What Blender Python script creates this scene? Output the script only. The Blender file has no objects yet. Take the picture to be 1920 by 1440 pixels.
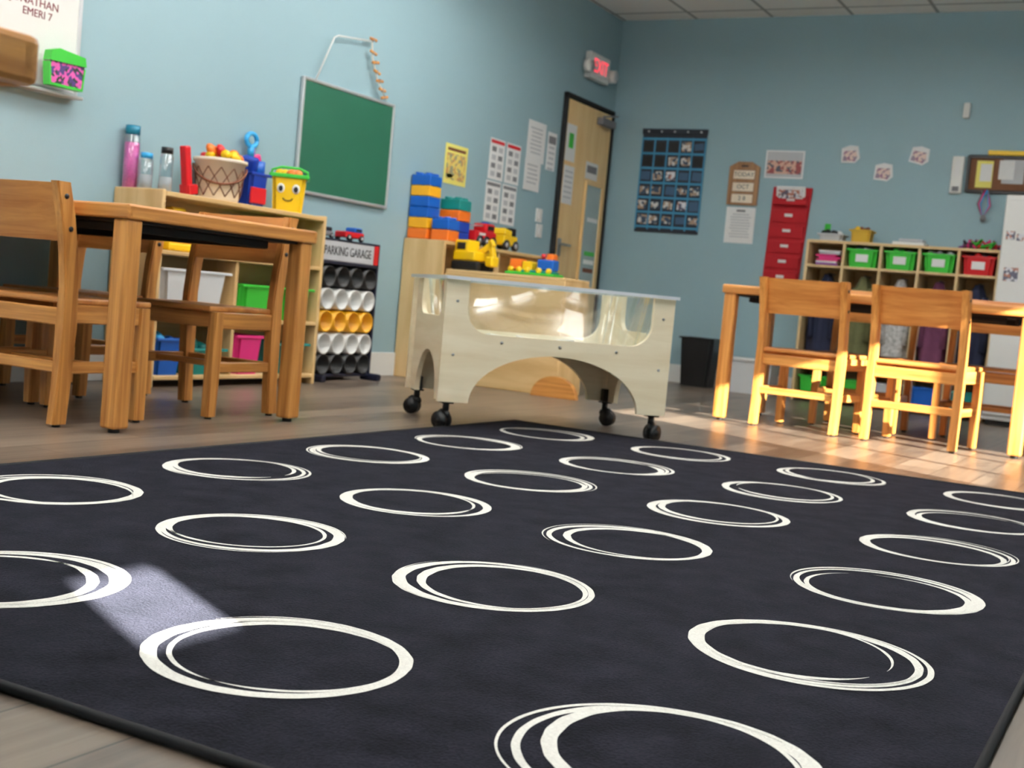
import bpy, bmesh, math, random
from mathutils import Matrix, Vector, Euler
random.seed(7)
sc=bpy.context.scene
XL=-3.87; YB=8.45; H=2.58
def lin(c):
    out=[]
    for x in c[:3]:
        x/=255.0
        out.append(x/12.92 if x<=.04045 else ((x+.055)/1.055)**2.4)
    return out
def T(x,y,z): return Matrix.Translation((x,y,z))
# ---------------------------------------------------------------- materials
def newmat(name):
    m=bpy.data.materials.new(name);m.use_nodes=True
    nt=m.node_tree;p=nt.nodes['Principled BSDF'];return m,nt,p
def clampc(c): return tuple(min(1,max(0,x)) for x in c)+(1,)
def plain(name,col,rough=.5,var=.08,scale=9,metal=0,bump=0,spec=.5,bscale=60,sheen=0,emis=0,coat=0,coord='Object'):
    m,nt,p=newmat(name);N=nt.nodes;L=nt.links;c=lin(col)
    tc=N.new('ShaderNodeTexCoord');no=N.new('ShaderNodeTexNoise');no.inputs['Scale'].default_value=scale;no.inputs['Detail'].default_value=3
    L.new(tc.outputs[coord],no.inputs['Vector'])
    mx=N.new('ShaderNodeMix');mx.data_type='RGBA'
    mx.inputs['A'].default_value=clampc([x*(1-var) for x in c]);mx.inputs['B'].default_value=clampc([x*(1+var) for x in c])
    L.new(no.outputs['Fac'],mx.inputs['Factor']);L.new(mx.outputs['Result'],p.inputs['Base Color'])
    p.inputs['Roughness'].default_value=rough;p.inputs['Metallic'].default_value=metal
    p.inputs['Specular IOR Level'].default_value=spec;p.inputs['Sheen Weight'].default_value=sheen;p.inputs['Coat Weight'].default_value=coat
    if emis:
        p.inputs['Emission Color'].default_value=tuple(c)+(1,);p.inputs['Emission Strength'].default_value=emis
    if bump:
        n2=N.new('ShaderNodeTexNoise');n2.inputs['Scale'].default_value=bscale;n2.inputs['Detail'].default_value=2
        L.new(tc.outputs[coord],n2.inputs['Vector'])
        b=N.new('ShaderNodeBump');b.inputs['Strength'].default_value=bump;b.inputs['Distance'].default_value=.01
        L.new(n2.outputs['Fac'],b.inputs['Height']);L.new(b.outputs['Normal'],p.inputs['Normal'])
    return m
def wood(name,dark,light,rough=.38,ring=7,fine=55,coat=.15,wf=.14,nl=2.2):
    m,nt,p=newmat(name);N=nt.nodes;L=nt.links
    at=N.new('ShaderNodeAttribute');at.attribute_name='gc'
    m1=N.new('ShaderNodeMapping');m1.inputs['Scale'].default_value=(nl,fine,fine);L.new(at.outputs['Vector'],m1.inputs['Vector'])
    n1=N.new('ShaderNodeTexNoise');n1.inputs['Scale'].default_value=1.3;n1.inputs['Detail'].default_value=5;n1.inputs['Roughness'].default_value=.6;n1.inputs['Distortion'].default_value=.5;L.new(m1.outputs['Vector'],n1.inputs['Vector'])
    m2=N.new('ShaderNodeMapping');m2.inputs['Scale'].default_value=(.9,ring,ring);L.new(at.outputs['Vector'],m2.inputs['Vector'])
    w=N.new('ShaderNodeTexWave');w.wave_type='BANDS';w.bands_direction='Y';w.inputs['Scale'].default_value=1.0;w.inputs['Distortion'].default_value=9;w.inputs['Detail'].default_value=3;w.inputs['Detail Scale'].default_value=.6
    L.new(m2.outputs['Vector'],w.inputs['Vector'])
    mi=N.new('ShaderNodeMix');mi.inputs['Factor'].default_value=wf
    L.new(n1.outputs['Fac'],mi.inputs['A']);L.new(w.outputs['Fac'],mi.inputs['B'])
    r=N.new('ShaderNodeValToRGB');r.color_ramp.elements[0].position=.30;r.color_ramp.elements[0].color=tuple(lin(dark))+(1,)
    r.color_ramp.elements[1].position=.66;r.color_ramp.elements[1].color=tuple(lin(light))+(1,)
    L.new(mi.outputs['Result'],r.inputs['Fac']);L.new(r.outputs['Color'],p.inputs['Base Color'])
    p.inputs['Roughness'].default_value=rough;p.inputs['Coat Weight'].default_value=coat;p.inputs['Coat Roughness'].default_value=.25
    return m
def clear(name,tint=(.95,.975,.975),gl=.05,rough=.06,bump=.16,k=.42):
    m,nt,p=newmat(name);N=nt.nodes;L=nt.links;N.remove(p)
    o=N['Material Output'];tr=N.new('ShaderNodeBsdfTransparent');tr.inputs['Color'].default_value=tint+(1,)
    g=N.new('ShaderNodeBsdfGlossy');g.inputs['Roughness'].default_value=rough;g.inputs['Color'].default_value=(.95,.97,.98,1)
    lw=N.new('ShaderNodeLayerWeight');lw.inputs['Blend'].default_value=.3
    tc=N.new('ShaderNodeTexCoord');no=N.new('ShaderNodeTexNoise');no.inputs['Scale'].default_value=5;L.new(tc.outputs['Object'],no.inputs['Vector'])
    bu=N.new('ShaderNodeBump');bu.inputs['Strength'].default_value=bump;bu.inputs['Distance'].default_value=.02;L.new(no.outputs['Fac'],bu.inputs['Height']);L.new(bu.outputs['Normal'],g.inputs['Normal'])
    ma=N.new('ShaderNodeMath');ma.operation='MULTIPLY_ADD';ma.inputs[1].default_value=k;ma.inputs[2].default_value=gl
    L.new(lw.outputs['Facing'],ma.inputs[0]);mx=N.new('ShaderNodeMixShader');L.new(ma.outputs[0],mx.inputs[0]);L.new(tr.outputs[0],mx.inputs[1]);L.new(g.outputs[0],mx.inputs[2]);L.new(mx.outputs[0],o.inputs['Surface'])
    return m
OAK=wood('oak',(172,106,44),(224,158,84))
OAKD=wood('oak_panel',(178,106,46),(214,146,76),ring=3,fine=35)
BIRCH=wood('birch_ply',(232,214,180),(245,231,202),rough=.5,ring=3,fine=18,coat=0)
MAPLE=wood('maple_shelf',(206,174,122),(228,200,152),rough=.45,ring=3,fine=25,coat=0)
PLY=wood('plywood',(206,168,112),(226,192,138),rough=.5,ring=2.5,fine=14,coat=0,wf=.22)
DOORW=wood('door_veneer',(232,192,130),(242,208,150),rough=.4,ring=2,fine=14)
WALLM=plain('wall_paint',(143,172,181),.6,.03,1.5,bump=.06,bscale=140)
WHITE=plain('white_plastic',(235,235,232),.4,.03)
PAPER=plain('paper_white',(236,236,236),.7,.03,30)
BLACK=plain('black_plastic',(22,22,24),.4,.1)
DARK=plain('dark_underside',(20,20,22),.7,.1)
NAVY=plain('navy_panel',(20,26,50),.5,.1)
BLUE=plain('blue_plastic',(20,95,190),.35)
BLUED=plain('deep_blue_plastic',(22,60,165),.35)
LBLUE=plain('light_blue_plastic',(50,165,225),.3)
TEAL=plain('teal_plastic',(20,135,130),.35)
YEL=plain('yellow_plastic',(245,200,20),.35)
YEL2=plain('golden_yellow_plastic',(250,180,30),.4)
ORG=plain('orange_plastic',(240,120,35),.35)
RED=plain('red_plastic',(205,25,35),.35)
GRN=plain('green_plastic',(60,190,60),.35)
PINK=plain('pink_plastic',(225,50,130),.35)
MAG=plain('hot_pink_beads',(240,90,170),.3,.5,120)
PURP=plain('purple_plastic',(130,60,160),.35)
ALU=plain('aluminium',(205,206,208),.4,.04,metal=.6)
STEEL=plain('steel',(160,160,160),.3,.04,metal=.9)
BROWN=plain('brown_line',(120,70,45),.6)
REDC=plain('red_cloth',(180,18,32),.75,.12,14,bump=.2,bscale=40)
GREY=plain('grey_print',(120,120,125),.7,.1)
LGREY=plain('light_grey_print',(190,192,196),.7,.1)
CHALK=plain('chalkboard_green',(30,98,74),.6,.14,3)
WBTXT=plain('marker_red_brown',(120,30,45),.6)
INK=plain('ink_black',(25,25,25),.6)
CLEAR=clear('clear_plastic')
CLEARB=clear('clear_bottle',(.9,.93,.94),.10,k=.5)
FROST=plain('frosted_bin',(215,218,220),.35,.03)
CREAM=plain('cream_bucket',(238,225,205),.4)
EXITR=plain('exit_letters',(240,60,80),.4,emis=1.5)
GLASSD=plain('door_glass',(170,186,186),.08,.2,2,spec=.8)
BLUESTRAP=plain('blue_strap',(62,140,180),.7)
CHARTBK=plain('chart_black',(34,40,52),.6)
YPAPER=plain('yellow_paper',(235,225,120),.7)
TOWEL=plain('olive_coat',(105,108,72),.9,.3,20,bump=.3,bscale=20)
COATN=plain('navy_coat',(38,44,70),.9,.3,20,bump=.3,bscale=20)
COATG=plain('patterned_coat',(185,185,185),.9,.9,45,bump=.3,bscale=20)
COATP=plain('maroon_coat',(110,60,90),.9,.3,20,bump=.3,bscale=20)
def photomat(name,c1,c2,c3,scale=22):
    m,nt,p=newmat(name);N=nt.nodes;L=nt.links
    tc=N.new('ShaderNodeTexCoord');v=N.new('ShaderNodeTexVoronoi');v.inputs['Scale'].default_value=scale;L.new(tc.outputs['Object'],v.inputs['Vector'])
    sx=N.new('ShaderNodeSeparateColor');L.new(v.outputs['Color'],sx.inputs['Color'])
    r=N.new('ShaderNodeValToRGB');r.color_ramp.interpolation='CONSTANT';e=r.color_ramp.elements
    e[0].color=tuple(lin(c1))+(1,);e[1].position=.4;e[1].color=tuple(lin(c2))+(1,);q=e.new(.72);q.color=tuple(lin(c3))+(1,)
    L.new(sx.outputs[0],r.inputs['Fac']);L.new(r.outputs['Color'],p.inputs['Base Color']);p.inputs['Roughness'].default_value=.35
    return m
PH1=photomat('photo_print_a',(215,170,150),(150,60,60),(70,70,85),60)
PH2=photomat('photo_print_b',(225,225,230),(90,90,110),(180,120,100),60)
PH3=photomat('photo_print_c',(225,200,190),(130,70,110),(130,110,130),60)
PH4=photomat('photo_print_d',(170,142,120),(60,75,95),(215,210,205),50)
PH5=photomat('photo_print_e',(225,205,110),(200,150,90),(150,150,120),50)
MARK=photomat('magnet_letters',(215,90,170),(80,60,120),(50,60,55),75)
# ---------------------------------------------------------------- builder
class B:
    def __init__(s,name,M=None):
        s.name=name;s.M=M or Matrix();s.v=[];s.f=[];s.mi=[];s.sm=[];s.gc=[];s.mats=[];s.X=Matrix()
    def add(s,bm,Tm,mat,smooth=False):
        if mat not in s.mats: s.mats.append(mat)
        k=s.mats.index(mat);bm.verts.ensure_lookup_table();bm.verts.index_update()
        cs=[v.co.copy() for v in bm.verts]
        ext=[max(c[i] for c in cs)-min(c[i] for c in cs) for i in range(3)]
        order=sorted(range(3),key=lambda i:-ext[i])
        off=Vector((random.uniform(0,9),random.uniform(0,9),random.uniform(0,9)))
        base=len(s.v);TT=s.X@Tm
        for c in cs:
            s.v.append(TT@c);s.gc.append(Vector((c[order[0]],c[order[1]],c[order[2]]))+off)
        for f in bm.faces:
            s.f.append([base+v.index for v in f.verts]);s.mi.append(k);s.sm.append(smooth)
        bm.free()
    def box(s,c,d,mat,rot=(0,0,0),bev=.003):
        bm=bmesh.new();bmesh.ops.create_cube(bm,size=1)
        for v in bm.verts: v.co=Vector((v.co.x*d[0],v.co.y*d[1],v.co.z*d[2]))
        if bev: 
            o=min(bev,min(d)*.3);bmesh.ops.bevel(bm,geom=bm.edges[:],offset=o,segments=2 if bev>.004 else 1,affect='EDGES',profile=.5)
        s.add(bm,T(*c)@Euler(rot).to_matrix().to_4x4(),mat)
    def bb(s,x0,x1,y0,y1,z0,z1,mat,bev=.003):
        s.box(((x0+x1)/2,(y0+y1)/2,(z0+z1)/2),(abs(x1-x0),abs(y1-y0),abs(z1-z0)),mat,bev=bev)
    def cyl(s,c,r,h,mat,axis='z',r2=None,seg=24,rot=None,smooth=True):
        bm=bmesh.new();bmesh.ops.create_cone(bm,cap_ends=True,segments=seg,radius1=r,radius2=r if r2 is None else r2,depth=h)
        R={'z':Matrix(),'x':Matrix.Rotation(math.pi/2,4,'Y'),'y':Matrix.Rotation(-math.pi/2,4,'X')}[axis]
        if rot: R=Euler(rot).to_matrix().to_4x4()
        s.add(bm,T(*c)@R,mat,smooth)
    def ell(s,c,d,mat,rot=(0,0,0),seg=16,jit=0):
        bm=bmesh.new();bmesh.ops.create_uvsphere(bm,u_segments=seg,v_segments=max(6,seg//2),radius=1)
        for v in bm.verts:
            k=1+(random.uniform(-jit,jit) if jit else 0)
            v.co=Vector((v.co.x*d[0]*k,v.co.y*d[1]*k,v.co.z*d[2]*k))
        s.add(bm,T(*c)@Euler(rot).to_matrix().to_4x4(),mat,True)
    def prism(s,pts,t,mat,Tm=None):
        bm=bmesh.new();n=len(pts)
        a=[bm.verts.new((p[0],p[1],0)) for p in pts];b=[bm.verts.new((p[0],p[1],t)) for p in pts]
        bm.faces.new(a[::-1]);bm.faces.new(b)
        for i in range(n): bm.faces.new((a[i],a[(i+1)%n],b[(i+1)%n],b[i]))
        s.add(bm,Tm or Matrix(),mat)
    def post(s,x,path,w,d,mat):
        bm=bmesh.new();prev=None
        for i,(y,z) in enumerate(path):
            vs=[bm.verts.new((x+a*w/2,y+b*d/2,z)) for a,b in ((-1,-1),(1,-1),(1,1),(-1,1))]
            if prev:
                for k in range(4): bm.faces.new((prev[k],prev[(k+1)%4],vs[(k+1)%4],vs[k]))
            else: bm.faces.new(vs[::-1])
            prev=vs
        bm.faces.new(prev)
        bmesh.ops.bevel(bm,geom=[e for e in bm.edges if abs((e.verts[0].co-e.verts[1].co).normalized().z)>.7],offset=.004,segments=2,affect='EDGES')
        s.add(bm,Matrix(),mat)
    def lathe(s,prof,c,mat,seg=32,rot=(0,0,0)):
        bm=bmesh.new();rings=[]
        for r,z in prof: rings.append([bm.verts.new((r*math.cos(2*math.pi*i/seg),r*math.sin(2*math.pi*i/seg),z)) for i in range(seg)])
        for a,b in zip(rings,rings[1:]):
            for i in range(seg): bm.faces.new((a[i],a[(i+1)%seg],b[(i+1)%seg],b[i]))
        s.add(bm,T(*c)@Euler(rot).to_matrix().to_4x4(),mat,True)
    def tube(s,pts,r,mat,seg=8):
        bm=bmesh.new();prev=None;pts=[Vector(p) for p in pts]
        for i,p in enumerate(pts):
            d=(pts[min(i+1,len(pts)-1)]-pts[max(i-1,0)]).normalized()
            u=d.orthogonal().normalized() if prev is None else (pu-d*pu.dot(d)).normalized()
            pu=u;w=d.cross(u)
            ring=[bm.verts.new(p+(u*math.cos(2*math.pi*k/seg)+w*math.sin(2*math.pi*k/seg))*r) for k in range(seg)]
            if prev:
                for k in range(seg): bm.faces.new((prev[k],prev[(k+1)%seg],ring[(k+1)%seg],ring[k]))
            else: bm.faces.new(ring[::-1])
            prev=ring
        bm.faces.new(prev);s.add(bm,Matrix(),mat,True)
    def text(s,body,c,size,mat,ext=.0006,align='CENTER',sx=1):
        cu=bpy.data.curves.new('t','FONT');cu.body=body;cu.size=size;cu.align_x=align;cu.align_y='CENTER';cu.extrude=ext
        ob=bpy.data.objects.new('t',cu);bpy.context.collection.objects.link(ob);bpy.context.view_layer.update()
        me=bpy.data.meshes.new_from_object(ob.evaluated_get(bpy.context.evaluated_depsgraph_get()))
        bm=bmesh.new();bm.from_mesh(me);bpy.data.objects.remove(ob);bpy.data.meshes.remove(me);bpy.data.curves.remove(cu)
        s.add(bm,T(*c)@Matrix.Diagonal((sx,1,1,1)),mat)
    def bin(s,c,w,d,h,mat,tap=.88,t=.006,rim=True,label=None,fill=None):
        bm=bmesh.new();bmesh.ops.create_cube(bm,size=1)
        for v in bm.verts:
            k=1 if v.co.z>0 else tap
            v.co=Vector((v.co.x*w*k,v.co.y*d*k,(v.co.z+.5)*h))
        bmesh.ops.bevel(bm,geom=[e for e in bm.edges if abs(e.verts[0].co.z-e.verts[1].co.z)>h*.5],offset=min(w,d)*.12,segments=3,affect='EDGES')
        top=[f for f in bm.faces if f.normal.z>.9][0]
        bmesh.ops.inset_region(bm,faces=[top],thickness=t)
        r=bmesh.ops.extrude_face_region(bm,geom=[top]);vs=[g for g in r['geom'] if isinstance(g,bmesh.types.BMVert)]
        bmesh.ops.delete(bm,geom=[top],context='FACES_ONLY') if top.is_valid else None
        for v in vs: v.co=Vector((v.co.x*tap,v.co.y*tap,t))
        s.add(bm,T(*c),mat)
        if rim:
            z=c[2]+h-.006;e=.008
            for a in (-1,1):
                s.box((c[0],c[1]+a*(d/2+.002),z),(w+2*e,e,.012),mat);s.box((c[0]+a*(w/2+.002),c[1],z),(e,d+2*e,.012),mat)
        if label:
            s.box((c[0],c[1]-d/2*.97,c[2]+h*.5),(w*.42,.003,h*.42),label,bev=0)
        if fill:
            for i in range(9):
                s.ell((c[0]+random.uniform(-.35,.35)*w,c[1]+random.uniform(-.35,.35)*d,c[2]+h*.85+random.uniform(0,.02)),(w*.13,d*.15,.025),random.choice(fill),rot=(random.random()*3,random.random()*3,0),seg=8)
    def done(s):
        me=bpy.data.meshes.new(s.name);me.from_pydata(s.v,[],s.f)
        for m in s.mats: me.materials.append(m)
        me.polygons.foreach_set('material_index',s.mi);me.polygons.foreach_set('use_smooth',s.sm)
        at=me.attributes.new('gc','FLOAT_VECTOR','POINT');at.data.foreach_set('vector',[x for g in s.gc for x in g])
        me.update();ob=bpy.data.objects.new(s.name,me);bpy.context.collection.objects.link(ob);ob.matrix_world=s.M
        return ob
def LW(y,z): return Matrix(((0,0,1,XL),(1,0,0,y),(0,1,0,z),(0,0,0,1)))
def BW(x,z): return Matrix(((1,0,0,x),(0,0,-1,YB),(0,1,0,z),(0,0,0,1)))
# ---------------------------------------------------------------- room
def floor_mat():
    m,nt,p=newmat('vinyl_plank_floor');N=nt.nodes;L=nt.links
    tc=N.new('ShaderNodeTexCoord');mp=N.new('ShaderNodeMapping');mp.inputs['Rotation'].default_value=(0,0,math.pi/2);L.new(tc.outputs['Object'],mp.inputs['Vector'])
    br=N.new('ShaderNodeTexBrick');br.inputs['Scale'].default_value=1;br.inputs['Brick Width'].default_value=1.1;br.inputs['Row Height'].default_value=.15;br.inputs['Mortar Size'].default_value=.0018;br.inputs['Mortar Smooth'].default_value=.3
    br.inputs['Color1'].default_value=(0,0,0,1);br.inputs['Color2'].default_value=(1,1,1,1);br.inputs['Mortar'].default_value=(.5,.5,.5,1);br.offset=.37
    L.new(mp.outputs['Vector'],br.inputs['Vector'])
    m2=N.new('ShaderNodeMapping');m2.inputs['Scale'].default_value=(45,2.2,1);L.new(tc.outputs['Object'],m2.inputs['Vector'])
    n=N.new('ShaderNodeTexNoise');n.inputs['Scale'].default_value=1;n.inputs['Detail'].default_value=5;n.inputs['Distortion'].default_value=.6;L.new(m2.outputs['Vector'],n.inputs['Vector'])
    a=N.new('ShaderNodeMix');a.inputs['Factor'].default_value=.38;L.new(n.outputs['Fac'],a.inputs['A']);L.new(br.outputs['Color'],a.inputs['B'])
    r=N.new('ShaderNodeValToRGB');r.color_ramp.elements[0].position=.2;r.color_ramp.elements[0].color=tuple(lin((74,63,55)))+(1,);r.color_ramp.elements[1].position=.75;r.color_ramp.elements[1].color=tuple(lin((136,121,106)))+(1,)
    L.new(a.outputs['Result'],r.inputs['Fac'])
    d=N.new('ShaderNodeMix');d.data_type='RGBA';d.inputs['B'].default_value=tuple(lin((45,38,33)))+(1,);L.new(br.outputs['Fac'],d.inputs['Factor']);L.new(r.outputs['Color'],d.inputs['A'])
    L.new(d.outputs['Result'],p.inputs['Base Color']);p.inputs['Roughness'].default_value=.33
    b=N.new('ShaderNodeBump');b.inputs['Strength'].default_value=.15;b.inputs['Distance'].default_value=.004;L.new(n.outputs['Fac'],b.inputs['Height']);L.new(b.outputs['Normal'],p.inputs['Normal'])
    return m
def ceil_mat():
    m,nt,p=newmat('ceiling_tile');N=nt.nodes;L=nt.links
    tc=N.new('ShaderNodeTexCoord')
    br=N.new('ShaderNodeTexBrick');br.offset=0;br.inputs['Scale'].default_value=1;br.inputs['Brick Width'].default_value=.55;br.inputs['Row Height'].default_value=.55;br.inputs['Mortar Size'].default_value=.012;br.inputs['Mortar Smooth'].default_value=.1
    br.inputs['Color1'].default_value=tuple(lin((244,244,242)))+(1,);br.inputs['Color2'].default_value=tuple(lin((248,248,246)))+(1,);br.inputs['Mortar'].default_value=tuple(lin((165,168,168)))+(1,)
    L.new(tc.outputs['Object'],br.inputs['Vector']);L.new(br.outputs['Color'],p.inputs['Base Color']);p.inputs['Roughness'].default_value=.8
    n=N.new('ShaderNodeTexNoise');n.inputs['Scale'].default_value=120;L.new(tc.outputs['Object'],n.inputs['Vector']);b=N.new('ShaderNodeBump');b.inputs['Strength'].default_value=.1;L.new(n.outputs['Fac'],b.inputs['Height']);L.new(b.outputs['Normal'],p.inputs['Normal'])
    return m
XR=1.5;YF=-2.5;t=.1
b=B('floor');b.bb(XL-t,XR+t,YF-t,YB+t,-.1,0,floor_mat(),bev=0);b.done()
b=B('ceiling');b.bb(XL-t,XR+t,YF-t,YB+t,H,H+.1,ceil_mat(),bev=0);b.done()
b=B('wall_left');b.bb(XL-t,XL,YF-t,YB+t,0,H,WALLM,bev=0);b.done()
b=B('wall_back');b.bb(XL,XR,YB,YB+t,0,H,WALLM,bev=0);b.done()
b=B('wall_front');b.bb(XL,XR,YF-t,YF,0,H,WALLM,bev=0);b.done()
b=B('wall_right')
W1=(3.35,4.85,.75,1.50);W2=(-.27,-.05,.98,1.13)  # the small second gap is added to throw the rug's sun patch
ys=[YF-t,W2[0],W2[1],W1[0],W1[1],YB+t]
b.bb(XR,XR+t,ys[0],ys[1],0,H,WALLM,bev=0)
b.bb(XR,XR+t,ys[1],ys[2],0,W2[2],WALLM,bev=0);b.bb(XR,XR+t,ys[1],ys[2],W2[3],H,WALLM,bev=0)
b.bb(XR,XR+t,ys[2],ys[3],0,H,WALLM,bev=0)
b.bb(XR,XR+t,ys[3],ys[4],0,W1[2],WALLM,bev=0);b.bb(XR,XR+t,ys[3],ys[4],W1[3],H,WALLM,bev=0)
b.bb(XR,XR+t,ys[4],ys[5],0,H,WALLM,bev=0);b.done()
# pane added to dim the sun through the larger window
SUNDIM,nt_,p0=newmat('sun_dimming_pane');nt_.nodes.remove(p0);tr_=nt_.nodes.new('ShaderNodeBsdfTransparent');tr_.inputs['Color'].default_value=(.42,.40,.36,1);nt_.links.new(tr_.outputs[0],nt_.nodes['Material Output'].inputs['Surface'])
b=B('window_1')
for yy in (W1[0]+.015,3.85,4.35,W1[1]-.015): b.bb(XR+.03,XR+.07,yy-.015,yy+.015,W1[2],W1[3],WHITE)
for zz in (W1[2]+.015,W1[3]-.015): b.bb(XR+.03,XR+.07,W1[0]+.03,W1[1]-.03,zz-.015,zz+.015,WHITE)
bm=bmesh.new();vs=[bm.verts.new((XR+.05,y,z)) for y,z in ((W1[0],W1[2]),(W1[1],W1[2]),(W1[1],W1[3]),(W1[0],W1[3]))];bm.faces.new(vs);b.add(bm,Matrix(),SUNDIM)
b.done()
b=B('sun_patch_opening')  # edge trim of the unseen opening added for the rug's sun patch
for yy in W2[:2]: b.bb(XR-.012,XR,yy-.01 if yy==W2[0] else yy,yy if yy==W2[0] else yy+.01,W2[2]-.01,W2[3]+.01,WHITE)
b.done()
BASE=plain('baseboard_white',(222,224,222),.5,.04)
b=B('baseboard_left');b.bb(XL,XL+.012,YF,7.60,0,.13,BASE);b.done()
b=B('baseboard_back');b.bb(XL+.012,XR,YB-.012,YB,0,.13,BASE);b.done()
def fillmat(n,s_):
    m,nt,p=newmat(n);p.inputs['Emission Color'].default_value=(1,.985,.96,1);p.inputs['Emission Strength'].default_value=s_;return m
LM=fillmat('room_fill_glow',8.0);LU=fillmat('ceiling_fill_glow',24)  # down-facing room fill, and stronger upper plates added to brighten the ceiling
for y in (-.9,1.3,3.5,5.45):
    for x in (-2.6,-.5):
        z=H-.24
        b=B('unseen_fill_pendant');b.bb(x-.22,x+.22,y-.6,y+.6,z-.02,z-.002,LM,bev=0);b.bb(x-.22,x+.22,y-.6,y+.6,z+.002,z+.02,LU,bev=0)  # out-of-view fixture added as fill light for room and ceiling
        for a in (-1,1):
            b.bb(x+a*.226-.006,x+a*.226+.006,y-.612,y+.612,z-.026,z+.026,WHITE);b.bb(x-.22,x+.22,y+a*.606-.006,y+a*.606+.006,z-.026,z+.026,WHITE)
            b.cyl((x,y+a*.5,(z+.02+H)/2),.004,H-z-.02,STEEL,seg=8)
        b.done()
# ---------------------------------------------------------------- rug
def rugmat():
    m,nt,p=newmat('rug_black_pile');N=nt.nodes;L=nt.links
    tc=N.new('ShaderNodeTexCoord');n=N.new('ShaderNodeTexNoise');n.inputs['Scale'].default_value=260;n.inputs['Detail'].default_value=3;L.new(tc.outputs['Object'],n.inputs['Vector'])
    n3=N.new('ShaderNodeTexNoise');n3.inputs['Scale'].default_value=14;n3.inputs['Detail'].default_value=4;L.new(tc.outputs['Object'],n3.inputs['Vector'])
    mu=N.new('ShaderNodeMath');mu.operation='MULTIPLY';L.new(n.outputs['Fac'],mu.inputs[0]);L.new(n3.outputs['Fac'],mu.inputs[1])
    r=N.new('ShaderNodeValToRGB');r.color_ramp.elements[0].position=.12;r.color_ramp.elements[0].color=(.003,.003,.005,1);r.color_ramp.elements[1].position=.45;r.color_ramp.elements[1].color=(.021,.020,.030,1)
    L.new(mu.outputs[0],r.inputs['Fac']);L.new(r.outputs['Color'],p.inputs['Base Color']);p.inputs['Roughness'].default_value=.95;p.inputs['Specular IOR Level'].default_value=.08
    p.inputs['Sheen Weight'].default_value=.04;p.inputs['Sheen Roughness'].default_value=.5;p.inputs['Sheen Tint'].default_value=(.7,.75,1,1)
    b=N.new('ShaderNodeBump');b.inputs['Strength'].default_value=.8;b.inputs['Distance'].default_value=.003;L.new(n.outputs['Fac'],b.inputs['Height']);L.new(b.outputs['Normal'],p.inputs['Normal'])
    return m
RUGW=plain('rug_white_pile',(238,234,226),.95,.2,240,bump=.5,bscale=300,spec=.1)
RUGE=plain('rug_edge_binding',(14,14,18),.8,.2,60)
b=B('circle_pattern_rug')
rx0,rx1,ry0,ry1=-2.29,-.15,.94,4.335
b.bb(rx0,rx1,ry0,ry1,.0,.009,rugmat(),bev=0)
for pa,pb in (((rx0,ry0),(rx1,ry0)),((rx1,ry0),(rx1,ry1)),((rx1,ry1),(rx0,ry1)),((rx0,ry1),(rx0,ry0))):
    b.tube([(pa[0],pa[1],.0065),(pb[0],pb[1],.0065)],.0063,RUGE)
def strip(cx,cy,ra,rb,ph,w0,w1,wp,z,turn=1.0,start=0):
    bm=bmesh.new();n=110;pr=None;s1=random.uniform(0,6);s2=random.uniform(0,6)
    N_=int(n*turn)
    for i in range(N_+1):
        a=start+2*math.pi*i/n
        x=ra*math.cos(a);y=rb*math.sin(a);X=x*math.cos(ph)-y*math.sin(ph);Y=x*math.sin(ph)+y*math.cos(ph)
        nx=math.cos(a)*rb;ny=math.sin(a)*ra;l=math.hypot(nx,ny);nx/=l;ny/=l
        NX=nx*math.cos(ph)-ny*math.sin(ph);NY=nx*math.sin(ph)+ny*math.cos(ph)
        w=(w0+(w1-w0)*(.5+.5*math.cos(a-wp))**1.3)
        e=min(1,min(i,N_-i)/12+.08) if turn!=1.0 else 1
        wa=w*e*(1+.10*math.sin(5*a+s1)+.05*math.sin(17*a+s2));wb=w*e*(1+.10*math.sin(3*a+s2)+.05*math.sin(23*a))
        v=(bm.verts.new((cx+X-NX*wa/2,cy+Y-NY*wa/2,z)),bm.verts.new((cx+X+NX*wb/2,cy+Y+NY*wb/2,z)))
        if pr: bm.faces.new((pr[0],pr[1],v[1],v[0]))
        pr=v
    b.add(bm,Matrix(),RUGW)
rr=random.Random(5)
for a in range(4):
    for k in range(6):
        cx=-1.997+a*.5192;cy=4.037-k*.5584;R=.163
        z=.0094
        sa=rr.uniform(0,6.28);da=rr.uniform(0,6.28)
        strip(cx,cy,R*rr.uniform(.98,1.01),R*rr.uniform(.95,1.0),rr.uniform(0,3),.010,.023,sa,z)
        o=rr.uniform(.010,.018)
        strip(cx+o*math.cos(da),cy+o*math.sin(da),R*rr.uniform(.88,.93),R*rr.uniform(.82,.89),rr.uniform(0,3),.006,.019,da+rr.uniform(-1,1),z+.0003,turn=rr.choice((.95,1.06)),start=rr.uniform(0,6))
        o=rr.uniform(.003,.008)
        strip(cx-o*math.cos(da),cy-o*math.sin(da),R*rr.uniform(1.04,1.08),R*rr.uniform(1.0,1.06),rr.uniform(0,3),.003,.010,sa+rr.uniform(1,3),z+.0006,turn=.86,start=rr.uniform(0,6))
        if rr.random()<.6: strip(cx-o*math.cos(da+1),cy-o*math.sin(da+1),R*.95,R*.95,rr.uniform(0,3),.002,.006,sa+2,z+.0009,turn=.6,start=rr.uniform(0,6))
b.done()
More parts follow.
